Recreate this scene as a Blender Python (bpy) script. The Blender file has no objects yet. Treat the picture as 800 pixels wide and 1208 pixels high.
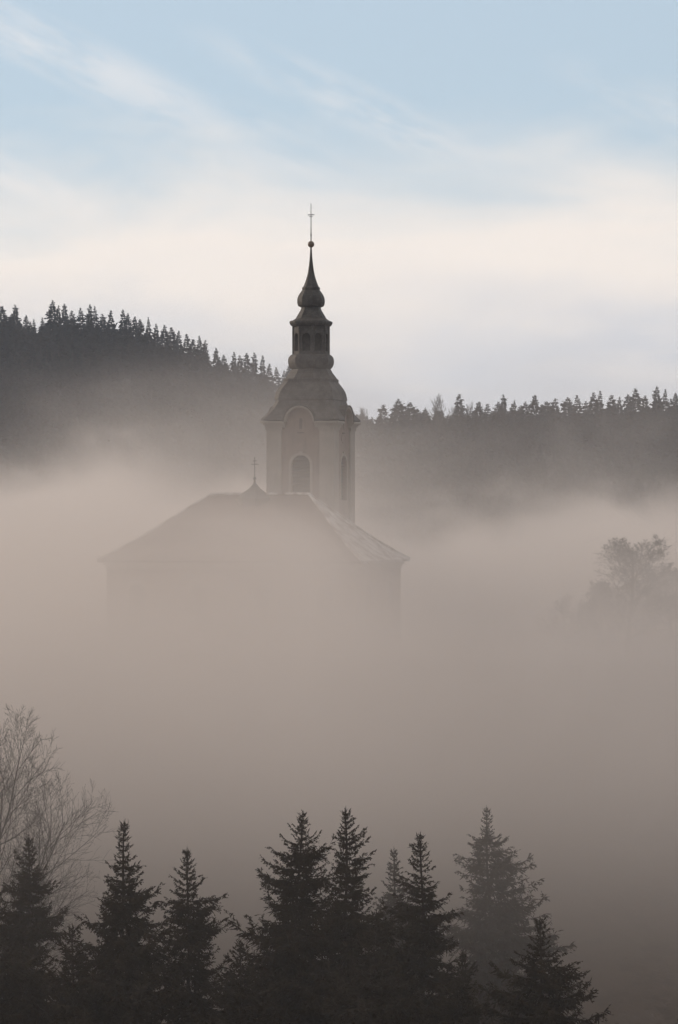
import bpy, bmesh, math, random
import numpy as np
from mathutils import Vector

R = math.radians
SC = bpy.context.scene
COL = SC.collection

# ------------------------------------------------------------------ camera
CAM_Z = 15.0
FPX = 3600.0                         # focal length in pixels of the 800 px wide photograph
cam = bpy.data.objects.new('camera', bpy.data.cameras.new('camera'))
COL.objects.link(cam)
cam.location = (0, 0, CAM_Z)
cam.rotation_euler = (R(90), 0, 0)
cam.data.sensor_fit = 'HORIZONTAL'
cam.data.sensor_width = 36.0
cam.data.lens = FPX / 800 * 36.0
cam.data.clip_start = 0.5
cam.data.clip_end = 20000
SC.camera = cam

# ------------------------------------------------------------------ render settings
cy = SC.cycles
cy.use_adaptive_sampling = True
cy.adaptive_threshold = 0.03
cy.adaptive_min_samples = 24
cy.max_bounces = 6
cy.diffuse_bounces = 2
cy.glossy_bounces = 1
cy.transmission_bounces = 2
cy.volume_bounces = 2
cy.transparent_max_bounces = 16
cy.volume_max_steps = 256
cy.use_denoising = True
try:
    cy.denoiser = 'OPENIMAGEDENOISE'
    cy.denoising_input_passes = 'RGB_ALBEDO_NORMAL'
except Exception:
    pass
SC.view_settings.view_transform = 'Standard'
SC.view_settings.look = 'None'
SC.view_settings.gamma = 1.0
SC.view_settings.use_curve_mapping = False
SC.view_settings.exposure = 0.0

# ------------------------------------------------------------------ node helper
class NT:
    def __init__(self, tree):
        self.t = tree
        tree.nodes.clear()
    def n(self, typ, ins=None, **props):
        nd = self.t.nodes.new(typ)
        for k, v in props.items():
            setattr(nd, k, v)
        for k, v in (ins or {}).items():
            s = nd.inputs[k]
            if isinstance(v, bpy.types.NodeSocket):
                self.t.links.new(v, s)
            else:
                s.default_value = v
        return nd
    def m(self, op, a, b=None, c=None, clamp=False):
        ins = {0: a}
        if b is not None: ins[1] = b
        if c is not None: ins[2] = c
        return self.n('ShaderNodeMath', ins, operation=op, use_clamp=clamp).outputs[0]
    def ss(self, x, a, b, lo=0.0, hi=1.0):
        return self.n('ShaderNodeMapRange', {0: x, 1: a, 2: b, 3: lo, 4: hi}, interpolation_type='SMOOTHSTEP').outputs[0]
    def lin(self, x, a, b, lo=0.0, hi=1.0):
        return self.n('ShaderNodeMapRange', {0: x, 1: a, 2: b, 3: lo, 4: hi}, interpolation_type='LINEAR', clamp=True).outputs[0]
    def noise(self, vec, scale, detail=2.0, rough=0.5, dist=0.0):
        return self.n('ShaderNodeTexNoise', {'Vector': vec, 'Scale': scale, 'Detail': detail, 'Roughness': rough, 'Distortion': dist}).outputs[0]
    def mix(self, f, a, b):
        nd = self.n('ShaderNodeMix', data_type='RGBA')
        for s, v in ((nd.inputs[0], f), (nd.inputs[6], a), (nd.inputs[7], b)):
            if isinstance(v, bpy.types.NodeSocket): self.t.links.new(v, s)
            else: s.default_value = v
        return nd.outputs[2]
    def vmul(self, v, xyz):
        return self.n('ShaderNodeVectorMath', {0: v, 1: xyz}, operation='MULTIPLY').outputs[0]

# ------------------------------------------------------------------ sky
SUN_EL, SUN_AZ = R(14), R(-62)         # azimuth clockwise from +Y (the viewing direction): far left, a little ahead
world = bpy.data.worlds.new('World')
SC.world = world
world.use_nodes = True
N = NT(world.node_tree)
tc = N.n('ShaderNodeTexCoord').outputs['Generated']
sep = N.n('ShaderNodeSeparateXYZ', {0: tc})
dx, dy, dz = sep.outputs
sky = N.n('ShaderNodeTexSky', sky_type='NISHITA', sun_disc=False, sun_elevation=SUN_EL, sun_rotation=SUN_AZ,
          air_density=1.0, dust_density=0.6, ozone_density=2.0, altitude=500.0).outputs[0]
horiz = N.m('SQRT', N.m('ADD', N.m('MULTIPLY', dx, dx), N.m('MULTIPLY', dy, dy)))
elev = N.m('DIVIDE', dz, N.m('MAXIMUM', horiz, 0.05))           # tangent of the elevation
az = N.m('ARCTAN2', dx, dy)
cv = N.n('ShaderNodeCombineXYZ', {0: az, 1: elev, 2: 0.0}).outputs[0]
# cirrus: streaks running down to the right
cvs = N.n('ShaderNodeVectorMath', {0: cv, 1: (0.05, 0.008, 0.0)}).outputs[0]
rot = N.n('ShaderNodeVectorRotate', {'Vector': cvs, 'Axis': (0, 0, 1), 'Angle': R(24)}, rotation_type='AXIS_ANGLE').outputs[0]
st = N.vmul(rot, (1.0, 3.6, 1.0))
n1 = N.noise(st, 21.0, 6.0, 0.62, 0.25)
ru, rv, _z = N.n('ShaderNodeSeparateXYZ', {0: rot}).outputs
cirrus = None
for a0, e0, hl, hw, wt in ((-.085, .147, .062, .013, 1.0), (-.112, .112, .040, .008, .9), (.004, .134, .050, .011, .8), (-.02, .118, .03, .016, .5), (.105, .131, .035, .012, .55), (.30, .15, .12, .03, .8), (-.33, .14, .12, .03, .8)):
    u0 = (a0 + .05) * math.cos(R(24)) - (e0 + .008) * math.sin(R(24)); v0 = (a0 + .05) * math.sin(R(24)) + (e0 + .008) * math.cos(R(24))
    du = N.m('DIVIDE', N.m('SUBTRACT', ru, u0), hl); dv = N.m('DIVIDE', N.m('SUBTRACT', rv, v0), hw * 0.68)
    dd = N.m('ADD', N.m('MULTIPLY', du, du), N.m('MULTIPLY', dv, dv))
    mk = N.m('MULTIPLY', N.ss(N.m('ADD', dd, N.m('MULTIPLY', N.m('SUBTRACT', n1, 0.5), 2.5)), 1.9, 0.0), wt)
    cirrus = mk if cirrus is None else N.m('MAXIMUM', cirrus, mk)
cirrus = N.m('MULTIPLY', cirrus, N.ss(n1, 0.36, 0.68))
# broad cloud bank low in the sky
n2 = N.noise(N.vmul(cv, (1.0, 3.0, 1.0)), 9.0, 4.0, 0.5, 0.3)
e2 = N.m('ADD', elev, N.m('MULTIPLY', N.m('SUBTRACT', n2, 0.5), 0.09))
bank = N.m('SUBTRACT', 1.0, N.ss(e2, 0.078, 0.135))
low = N.m('SUBTRACT', 1.0, N.ss(e2, 0.035, 0.088))
n3 = N.noise(N.vmul(cv, (1.0, 5.0, 1.0)), 14.0, 3.0, 0.5, 0.2)
bankcol = N.mix(low, (10.6, 9.5, 8.6, 1), (7.55, 7.5, 7.8, 1))
bankcol = N.mix(N.m('MULTIPLY', N.ss(n3, 0.45, 0.75), 0.35), bankcol, (11.0, 9.9, 8.9, 1))
pale = N.mix(0.7, sky, (6.35, 7.65, 8.85, 1))
over = N.noise(tc, 1.6, 4.0, 0.55)
pale = N.mix(N.m('MULTIPLY', N.ss(elev, 0.24, 0.7), N.ss(over, 0.25, 0.55, 0.45, 0.9)), pale, (6.0, 5.15, 4.4, 1))  # warm overcast added overhead, out of view, to warm the light on the fog
c = N.mix(N.m('MULTIPLY', cirrus, 0.52), pale, (10.2, 9.5, 9.1, 1))
c = N.mix(N.m('MULTIPLY', bank, 0.92), c, bankcol)
bg = N.n('ShaderNodeBackground', {'Color': c, 'Strength': 0.1})
wo = N.n('ShaderNodeOutputWorld', {'Surface': bg.outputs[0]})

sun = bpy.data.objects.new('sun', bpy.data.lights.new('sun', 'SUN'))
COL.objects.link(sun)
sun.data.energy = 1.75
sun.data.angle = R(14)
sun.data.color = (1.0, 0.80, 0.60)
sd = Vector((math.sin(SUN_AZ) * math.cos(SUN_EL), math.cos(SUN_AZ) * math.cos(SUN_EL), math.sin(SUN_EL)))
sun.rotation_euler = (-sd).to_track_quat('-Z', 'Y').to_euler()
sun.location = sd * 400

# ------------------------------------------------------------------ object helpers
def link(o, parent=None):
    COL.objects.link(o)
    if parent is not None: o.parent = parent
    return o
def tag(o, label=None, cat=None, group=None, kind=None):
    for k, v in (('label', label), ('category', cat), ('group', group), ('kind', kind)):
        if v: o[k] = v
    return o
def empty(name, loc=(0, 0, 0), rz=0.0):
    o = link(bpy.data.objects.new(name, None))
    o.location = loc; o.rotation_euler = (0, 0, rz); o.empty_display_size = 0.5
    return o
def mesh_np(name, verts, faces, mats, mat_idx=None, smooth=False):
    """verts (n,3); faces: list of arrays (m,k)"""
    me = bpy.data.meshes.new(name)
    verts = np.asarray(verts, dtype=np.float32)
    me.vertices.add(len(verts)); me.vertices.foreach_set('co', verts.ravel())
    loops = np.concatenate([np.asarray(f, dtype=np.int32).ravel() for f in faces])
    tot = np.concatenate([np.full(len(f), np.asarray(f).shape[1], dtype=np.int32) for f in faces])
    start = np.concatenate([[0], np.cumsum(tot)[:-1]]).astype(np.int32)
    me.loops.add(len(loops)); me.loops.foreach_set('vertex_index', loops)
    me.polygons.add(len(tot)); me.polygons.foreach_set('loop_start', start)
    try: me.polygons.foreach_set('loop_total', tot)
    except Exception: pass
    for m in mats: me.materials.append(m)
    if mat_idx is not None: me.polygons.foreach_set('material_index', np.asarray(mat_idx, dtype=np.int32))
    me.polygons.foreach_set('use_smooth', np.full(len(tot), smooth))
    me.update(calc_edges=True); me.validate()
    return me

class MB:
    """collects polygons and links them as ONE mesh object"""
    def __init__(self): self.v = []; self.f = []
    def add(self, vs, fs):
        o = len(self.v); self.v += [tuple(p) for p in vs]; self.f += [tuple(i + o for i in f) for f in fs]
        return self
    def box(self, x0, x1, y0, y1, z0, z1):
        return self.prism([(x0, y0), (x1, y0), (x1, y1), (x0, y1)], z0, z1)
    def prism(self, poly, z0, z1):
        n = len(poly)
        vs = [(x, y, z0) for x, y in poly] + [(x, y, z1) for x, y in poly]
        fs = [tuple(range(n))[::-1], tuple(range(n, 2 * n))] + [(i, (i + 1) % n, (i + 1) % n + n, i + n) for i in range(n)]
        return self.add(vs, fs)
    def tube(self, pts, rad, sides=8, cap=True):
        vs = []; n = len(pts)
        for i, p in enumerate(pts):
            p = Vector(p); a = Vector(pts[max(i - 1, 0)]); b = Vector(pts[min(i + 1, n - 1)])
            q = (b - a).to_track_quat('Z', 'Y'); r = rad[i] if hasattr(rad, '__len__') else rad
            for k in range(sides):
                t = 2 * math.pi * k / sides
                vs.append(p + q @ Vector((math.cos(t) * r, math.sin(t) * r, 0)))
        fs = [(i * sides + k, i * sides + (k + 1) % sides, (i + 1) * sides + (k + 1) % sides, (i + 1) * sides + k)
              for i in range(n - 1) for k in range(sides)]
        if cap: fs += [tuple(range(sides))[::-1], tuple(range((n - 1) * sides, n * sides))]
        return self.add(vs, fs)
    def loft(self, rings, cap=True, closed=True):
        n = len(rings[0]); vs = [p for r in rings for p in r]
        fs = [(i * n + k, i * n + (k + 1) % n, (i + 1) * n + (k + 1) % n, (i + 1) * n + k)
              for i in range(len(rings) - 1) for k in range(n)]
        if cap: fs += [tuple(range(n))[::-1], tuple(range((len(rings) - 1) * n, len(rings) * n))]
        return self.add(vs, fs)
    def sphere(self, c, r, seg=16, rings=10, sz=1.0):
        rr = []
        for i in range(rings + 1):
            t = math.pi * i / rings; q = max(math.sin(t), 0.02) * r
            rr.append([(c[0] + q * math.cos(2 * math.pi * k / seg), c[1] + q * math.sin(2 * math.pi * k / seg), c[2] - math.cos(t) * r * sz) for k in range(seg)])
        return self.loft(rr)
    def turned(self, other, k):
        """adds another builder's polygons turned by k quarter turns about Z"""
        c, s = [(1, 0), (0, 1), (-1, 0), (0, -1)][k % 4]
        return self.add([(x * c - y * s, x * s + y * c, z) for x, y, z in other.v], other.f)
    def moved(self, other, d):
        return self.add([(x + d[0], y + d[1], z + d[2]) for x, y, z in other.v], other.f)
    def build(self, name, mat, parent=None, smooth=False, angle=None):
        me = bpy.data.meshes.new(name)
        me.from_pydata(self.v, [], self.f)
        me.materials.append(mat)
        bm = bmesh.new(); bm.from_mesh(me); bmesh.ops.recalc_face_normals(bm, faces=bm.faces)
        if smooth:
            for f in bm.faces: f.smooth = True
            for e in bm.edges:
                if len(e.link_faces) == 2 and e.calc_face_angle(0) > R(angle or 40): e.smooth = False
        bm.to_mesh(me); bm.free(); me.update()
        return link(bpy.data.objects.new(name, me), parent)

# ------------------------------------------------------------------ materials
def surf(name, fn, rough=0.85, spec=0.2):
    m = bpy.data.materials.new(name); m.use_nodes = True
    T = NT(m.node_tree)
    pos = T.n('ShaderNodeTexCoord').outputs['Object']
    col, bump = fn(T, pos)
    b = T.n('ShaderNodeBsdfPrincipled', {'Base Color': col, 'Roughness': rough, 'Specular IOR Level': spec})
    if bump is not None:
        bp = T.n('ShaderNodeBump', {'Height': bump[0], 'Strength': bump[1], 'Distance': bump[2]})
        T.t.links.new(bp.outputs[0], b.inputs['Normal'])
    T.n('ShaderNodeOutputMaterial', {'Surface': b.outputs[0]})
    return m
def c4(r, g, b): return (r, g, b, 1)

def f_plaster(a, b):
    def fn(T, p):
        n = T.noise(p, 0.7, 5, 0.6)
        s = T.noise(T.vmul(p, (1, 1, 0.16)), 2.2, 4, 0.6)
        col = T.mix(T.ss(n, 0.35, 0.7), c4(*a), c4(*b))
        col = T.mix(T.m('MULTIPLY', T.ss(s, 0.52, 0.75), 0.45), col, c4(a[0] * .55, a[1] * .55, a[2] * .52))
        return col, (T.noise(p, 9, 3), 0.2, 0.02)
    return fn
def f_shingle(T, p):
    z = T.n('ShaderNodeSeparateXYZ', {0: p}).outputs[2]
    fr = T.m('FRACT', T.m('MULTIPLY', z, 4.2))
    n = T.noise(p, 1.3, 5, 0.65)
    n2 = T.noise(p, 5.5, 3, 0.6)
    col = T.mix(T.ss(n, 0.35, 0.68), c4(.042, .034, .030), c4(.085, .075, .066))
    col = T.mix(T.m('MULTIPLY', T.ss(n2, 0.5, 0.78), 0.6), col, c4(.13, .125, .11))
    return col, (T.m('ADD', fr, n2), 0.5, 0.05)
def f_tile(T, p):
    z = T.n('ShaderNodeSeparateXYZ', {0: p}).outputs[2]
    fr = T.m('FRACT', T.m('MULTIPLY', z, 5.0))
    n = T.noise(p, 0.5, 5, 0.6); n2 = T.noise(p, 2.6, 4, 0.65)
    col = T.mix(T.ss(n, 0.3, 0.7), c4(.095, .06, .045), c4(.14, .09, .068))
    col = T.mix(T.m('MULTIPLY', T.ss(n2, 0.55, 0.75), 0.5), col, c4(.3, .26, .23))
    return col, (fr, 0.5, 0.05)
def f_frost_tile(T, p):
    n = T.noise(p, 0.8, 5, 0.65); n2 = T.noise(p, 3.0, 4, 0.6)
    col = T.mix(T.ss(n, 0.35, 0.6), c4(.2, .15, .125), c4(.55, .52, .5))
    col = T.mix(T.m('MULTIPLY', T.ss(n2, 0.5, 0.7), 0.6), col, c4(.14, .09, .07))
    return col, (n2, 0.4, 0.04)
def f_ground(T, p):
    n = T.noise(p, 0.03, 6, 0.6); n2 = T.noise(p, 0.5, 4, 0.6)
    col = T.mix(T.ss(n, 0.35, 0.65), c4(.060, .044, .034), c4(.068, .051, .037))
    col = T.mix(T.m('MULTIPLY', T.ss(n2, 0.45, 0.7), 0.6), col, c4(.028, .022, .017))
    return col, (n2, 0.7, 0.2)
def f_forest(T, p):
    w = T.n('ShaderNodeNewGeometry').outputs['Position']
    n = T.noise(w, 0.11, 3, 0.6); n2 = T.noise(w, 0.02, 2, 0.5)
    col = T.mix(T.ss(n, 0.35, 0.65), c4(.010, .015, .019), c4(.026, .032, .033))
    return T.mix(T.m('MULTIPLY', T.ss(n2, 0.52, 0.68), 0.6), col, c4(.040, .036, .030)), None
def f_plain(a, b, sc=3.0):
    def fn(T, p):
        n = T.noise(p, sc, 4, 0.6)
        return T.mix(T.ss(n, 0.35, 0.65), c4(*a), c4(*b)), (n, 0.2, 0.02)
    return fn
M = {
    'plaster': surf('plaster_ochre', f_plaster((.215, .162, .135), (.25, .19, .158))),
    'shade': surf('shaded_plaster', f_plaster((.11, .09, .075), (.14, .115, .095))),  # the niche lies flat on the wall; its recess shade is in this colour
    'trim': surf('plaster_cream', f_plaster((.285, .245, .21), (.33, .285, .245))),
    'shingle': surf('weathered_shingle', f_shingle, 0.7, 0.35),
    'tile': surf('clay_tile', f_tile),
    'frost': surf('frosted_tile', f_frost_tile),
    'dark': surf('dark_timber', f_plain((.022, .017, .014), (.04, .032, .026))),
    'iron': surf('dark_iron', f_plain((.03, .028, .027), (.05, .045, .04)), 0.5, 0.5),
    'gilt': surf('dull_copper', f_plain((.10, .06, .035), (.16, .10, .06)), 0.45, 0.6),
    'ground': surf('winter_ground', f_ground, 0.95, 0.1),
    'needle': surf('spruce_needles', f_plain((.032, .0225, .015), (.048, .036, .0235), 0.9), 0.9, 0.1),  # the haze's brown cast is mixed into the needle colour
    'needle2': surf('spruce_needles_far', f_forest, 0.9, 0.1),
    'bark': surf('dark_bark', f_plain((.035, .027, .022), (.07, .056, .046))),
    'twig': surf('bare_twig', f_plain((.040, .032, .026), (.065, .053, .044))),
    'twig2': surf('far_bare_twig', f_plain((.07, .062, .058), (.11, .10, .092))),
}

# ------------------------------------------------------------------ terrain
def px(p, Y): return (p - 400.0) / FPX * Y
def pz(p, Y): return CAM_Z - (p - 604.0) / FPX * Y
def sst(x, a, b):
    t = np.clip((x - a) / (b - a), 0, 1); return t * t * (3 - 2 * t)
YL, YR = 1100.0, 850.0
def ground(x, y):
    x = np.asarray(x, dtype=float); y = np.asarray(y, dtype=float)
    z = np.interp(y, [-300, -60, 4, 30, 60, 100, 150, 200], [19, 16, 13, 6.5, -1.5, -13, -20.5, -21])
    d = np.hypot((x + 6) / 1.25, y - 306)
    z = z + 21 * (1 - sst(d, 24, 105))
    d2 = np.hypot((x - 60) / 1.5, y - 345)
    z = np.maximum(z, -21 + 22.5 * (1 - sst(d2, 16, 110)))
    pl = 400 + x / YL * FPX
    gl = np.interp(pl, [-1500, -400, 0, 100, 200, 335, 430, 560, 800, 1400], [95, 78, 66, 64, 56, 42, 30, 18, 8, 5])
    z = np.maximum(z, -21 + (gl + 21) * sst(y, 660, YL + 60))
    pr = 400 + x / YR * FPX
    gr = np.interp(pr, [-400, 150, 330, 430, 560, 800, 1500, 2500], [-18, -10, 10, 21, 24, 27, 36, 46])
    z = np.maximum(z, -21 + (gr + 21) * sst(y, 540, YR + 50))
    z = z + 1.2 * np.sin(x * 0.031 + 1.3) * np.sin(y * 0.027) + 0.6 * np.sin(x * 0.083) * np.cos(y * 0.071 + 0.5)
    return z
def gz(x, y): return float(ground(x, y))

xs = np.unique(np.concatenate([np.linspace(-1500, -300, 25), np.linspace(-300, 300, 101), np.linspace(300, 1500, 25)]))
ys = np.unique(np.concatenate([np.linspace(-300, 60, 19), np.linspace(60, 460, 81), np.linspace(460, 1300, 85), np.linspace(1300, 2500, 25)]))
gx, gy = np.meshgrid(xs, ys)
gv = np.stack([gx.ravel(), gy.ravel(), ground(gx, gy).ravel()], 1)
nx, ny = len(xs), len(ys)
ii, jj = np.meshgrid(np.arange(nx - 1), np.arange(ny - 1))
q = (jj * nx + ii).ravel()
tag(link(bpy.data.objects.new('ground', mesh_np('ground', gv, [np.stack([q, q + 1, q + 1 + nx, q + nx], 1)], [M['ground']], smooth=True))), kind='structure')

# ------------------------------------------------------------------ haze and fog
def vol_box(name, x0, x1, y0, y1, z0, z1, mat):
    o = MB().box(x0, x1, y0, y1, z0, z1).build(name, mat)
    return tag(o, kind='stuff')
hm = bpy.data.materials.new('thin_haze'); hm.use_nodes = True
T = NT(hm.node_tree)
v = T.n('ShaderNodeVolumePrincipled', {'Color': (0.78, 0.86, 1.0, 1), 'Density': 0.00014, 'Anisotropy': 0.2})
T.n('ShaderNodeOutputMaterial', {'Volume': v.outputs[0]})
haze = vol_box('haze', -1510, 1510, -310, 2510, -42, 135, hm)

def fog_material(name, step):
    m = bpy.data.materials.new(name); m.use_nodes = True
    T = NT(m.node_tree)
    pos = T.n('ShaderNodeTexCoord').outputs['Object']
    s = T.n('ShaderNodeSeparateXYZ', {0: pos}); x, y, z = s.outputs
    nA = T.m('SUBTRACT', T.noise(T.vmul(pos, (1, 0.22, 1.6)), 0.0135, 0.0, 0.5), 0.5)
    nB = T.m('SUBTRACT', T.noise(T.vmul(pos, (1, 0.2, 1.7)), 0.036, 3.5, 0.62, 0.6), 0.5)
    # the fog's upper surface climbs away from the camera, highest behind the church on the left
    top = T.m('SUBTRACT', T.lin(y, 120, 280, 2.5, 12.0), T.lin(y, 300, 360, 0.0, 1.0))
    top = T.m('ADD', top, T.m('MULTIPLY', T.m('ADD', T.m('ADD', T.ss(x, -36, -21, 9.5, 3.0), T.ss(x, -16, 8, 0.0, -5.5)), T.ss(x, 24, 54, 0.0, 4.5)), T.lin(y, 320, 400)))
    top = T.m('SUBTRACT', top, T.m('MULTIPLY', T.lin(x, -2, 9, 0.0, 3.0), T.lin(y, 340, 320)))
    h = T.m('SUBTRACT', z, top)
    h = T.m('SUBTRACT', h, T.m('MULTIPLY', nA, T.lin(y, 150, 420, 4.0, 14.0)))
    h = T.m('SUBTRACT', h, T.m('MULTIPLY', nB, T.lin(y, 150, 420, 4.0, 32.0)))
    k = T.m('SUBTRACT', 1.0, T.ss(h, T.lin(y, 280, 380, -9.0, -6.5), T.lin(y, 280, 380, 12.0, 5.5)))
    core = T.m('MULTIPLY', T.m('MULTIPLY', k, k), 0.037)
    core = T.m('MULTIPLY', core, T.ss(y, 122, 190))
    core = T.m('MULTIPLY', core, T.ss(y, 620, 480))
    core = T.m('MULTIPLY', core, T.ss(z, -13, 5, 0.05, 1.0))
    # thinner over the rise at the right, in front of the bare trees
    thin = T.m('MULTIPLY', T.ss(x, 12, 32), T.ss(y, 330, 300))
    core = T.m('MULTIPLY', core, T.m('SUBTRACT', 1.0, T.m('MULTIPLY', thin, 0.22)))
    # a thin veil that trails up the far slopes
    zv = T.m('SUBTRACT', T.m('SUBTRACT', z, T.m('MULTIPLY', nA, 45.0)), T.m('MULTIPLY', nB, 34.0))
    veil = T.m('SUBTRACT', 1.0, T.ss(zv, 0.0, 39.0))
    veil = T.m('MULTIPLY', T.m('MULTIPLY', veil, veil), 0.0040)
    veil = T.m('MULTIPLY', veil, T.ss(y, 330, 480))
    near = T.m('MULTIPLY', T.m('SUBTRACT', 1.0, T.ss(T.m('SUBTRACT', z, T.m('MULTIPLY', nB, 14.0)), 11.0, 31.0)), 0.0052)
    veil = T.m('ADD', veil, T.m('MULTIPLY', near, T.m('MULTIPLY', T.m('MULTIPLY', T.ss(y, 170, 230), T.ss(y, 345, 300)), T.m('MULTIPLY', T.ss(x, -36, -20), T.ss(x, 7, -3)))))
    fore = T.m('MULTIPLY', T.m('MULTIPLY', T.ss(y, 58, 85), T.ss(y, 210, 150)), T.m('MULTIPLY', T.m('MULTIPLY', T.ss(z, -9, 2), T.ss(z, 9.5, 3)), 0.0007))
    # a dense puff drifting across the front of the roof
    pd = T.n('ShaderNodeVectorMath', {0: pos, 1: (-6.5, 268, 10.5)}, operation='SUBTRACT').outputs[0]
    pl = T.n('ShaderNodeVectorMath', {0: T.vmul(pd, (0.095, 0.045, 0.17))}, operation='LENGTH').outputs['Value']
    puff = T.m('MULTIPLY', T.ss(T.m('ADD', pl, T.m('MULTIPLY', nB, -1.2)), 1.0, 0.1), 0.014)
    hug = T.m('MULTIPLY', T.m('MULTIPLY', T.ss(y, 195, 255), T.ss(y, 360, 325)), T.m('MULTIPLY', T.ss(z, 8.0, 0.0), 0.020))
    dens = T.m('ADD', T.m('ADD', T.m('ADD', T.m('ADD', core, puff), hug), fore), veil)
    v = T.n('ShaderNodeVolumePrincipled', {'Color': (0.943, 0.874, 0.834, 1), 'Density': dens, 'Anisotropy': 0.25})
    T.n('ShaderNodeOutputMaterial', {'Volume': v.outputs[0]})
    m.cycles.volume_step_rate = step
    return m
vol_box('fog_bank', -160, 160, 56, 519, -41, 46, fog_material('valley_fog', 0.45))
vol_box('fog_bank', -330, 330, 520, 1090, -41, 74, fog_material('slope_fog', 0.65))

# ------------------------------------------------------------------ church
CX, CY, ROT = px(301.5, 304), 304.0, R(-17)
church = empty('church', (CX, CY, 0), ROT)
tag(church, 'baroque church with pale bell tower and dark onion spire rising out of the fog', 'church')
HU, HV = 13.55, 8.6                    # half length and half depth at the eaves
ZE, ZR = 10.25, 16.75

def arch_pts(w, zs, n=12):
    return [(w * math.cos(math.pi * i / n), zs + w * math.sin(math.pi * i / n)) for i in range(n, -1, -1)]
def wall_panel(x0, x1, z0, z1, w, zb, zs, depth):
    """a flat wall in the plane y=0 (outside is -y) with one arched opening centred between x0 and x1, with reveals"""
    b = MB(); cx = (x0 + x1) / 2
    a = [(cx + p, q) for p, q in arch_pts(w, zs)]
    b.add([(x0, 0, z0), (cx - w, 0, z0), (cx - w, 0, z1), (x0, 0, z1)], [(0, 1, 2, 3)])
    b.add([(cx + w, 0, z0), (x1, 0, z0), (x1, 0, z1), (cx + w, 0, z1)], [(0, 1, 2, 3)])
    b.add([(cx - w, 0, z0), (cx + w, 0, z0), (cx + w, 0, zb), (cx - w, 0, zb)], [(0, 1, 2, 3)])
    for i in range(len(a) - 1):
        b.add([(a[i][0], 0, a[i][1]), (a[i + 1][0], 0, a[i + 1][1]), (a[i + 1][0], 0, z1), (a[i][0], 0, z1)], [(0, 1, 2, 3)])
    o = [(cx - w, zb)] + a + [(cx + w, zb)]
    for i in range(len(o)):
        p, q2 = o[i], o[(i + 1) % len(o)]
        b.add([(p[0], 0, p[1]), (q2[0], 0, q2[1]), (q2[0], depth, q2[1]), (p[0], depth, p[1])], [(0, 1, 2, 3)])
    return b
def arch_fill(cx, w, zb, zs, y):
    o = [(cx - w, zb)] + [(cx + p, q) for p, q in arch_pts(w, zs)] + [(cx + w, zb)]
    return MB().add([(p, y, q) for p, q in o], [tuple(range(len(o)))])
def arch_ring(cx, wi, wo, zs, zb, y0, y1, n=16):
    """arched band from the sill up, over and down again, y0 (outer) to y1 (inner)"""
    b = MB()
    inn = [(cx + p, q) for p, q in arch_pts(wi, zs, n)]; out = [(cx + p, q) for p, q in arch_pts(wo, zs, n)]
    if zb is not None:
        inn = [(cx - wi, zb)] + inn + [(cx + wi, zb)]; out = [(cx - wo, zb)] + out + [(cx + wo, zb)]
    rings = [[(i[0], y0, i[1]), (o[0], y0, o[1]), (o[0], y1, o[1]), (i[0], y1, i[1])] for i, o in zip(inn, out)]
    return b.loft(rings)
def placed(b, ox, oy, ang):
    """turn a wall built in y=0 about Z and move it"""
    r = MB(); c, s = math.cos(ang), math.sin(ang)
    return r.add([(x * c - y * s + ox, x * s + y * c + oy, z) for x, y, z in b.v], b.f)

# --- nave
WU, WV = HU - 0.75, HV - 0.75
nave = MB(); wins = []
def side(ox, oy, ang, length, bays):
    bw = length / bays
    for i in range(bays):
        x0 = -length / 2 + i * bw
        nave_b = wall_panel(x0, x0 + bw, -0.6, ZE - 0.25, 0.85, 3.4, 7.2, 0.45)
        t = placed(nave_b, ox, oy, ang); nave.add(t.v, t.f)
        wins.append((placed(arch_fill(x0 + bw / 2, 0.86, 3.4, 7.2, 0.4), ox, oy, ang), placed(arch_ring(x0 + bw / 2, 0.85, 1.05, 7.2, 3.4, -0.06, 0.05), ox, oy, ang)))
side(0, -WV, 0, 2 * WU, 4)
side(WU, 0, R(90), 2 * WV, 2)
side(0, WV, R(180), 2 * WU, 4)
side(-WU, 0, R(-90), 2 * WV, 2)
nw = nave.build('nave_wall', M['plaster'], church)
for f, r in wins:
    g = f.build('window', M['dark'], nw)
    rr = r.build('window_frame', M['trim'], nw)
cor = MB()
for k, (b0, z0, z1) in enumerate(((0.12, ZE - 0.85, ZE - 0.5), (0.3, ZE - 0.498, ZE - 0.26))):
    o = [(-WU - b0, -WV - b0), (WU + b0, -WV - b0), (WU + b0, WV + b0), (-WU - b0, WV + b0)]
    i = [(-WU + .02, -WV + .02), (WU - .02, -WV + .02), (WU - .02, WV - .02), (-WU + .02, WV - .02)]
    for e in range(4):
        f = (e + 1) % 4
        cor.prism([o[e], o[f], i[f], i[e]], z0, z1)
cor.build('eaves_cornice', M['trim'], nw)

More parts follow.
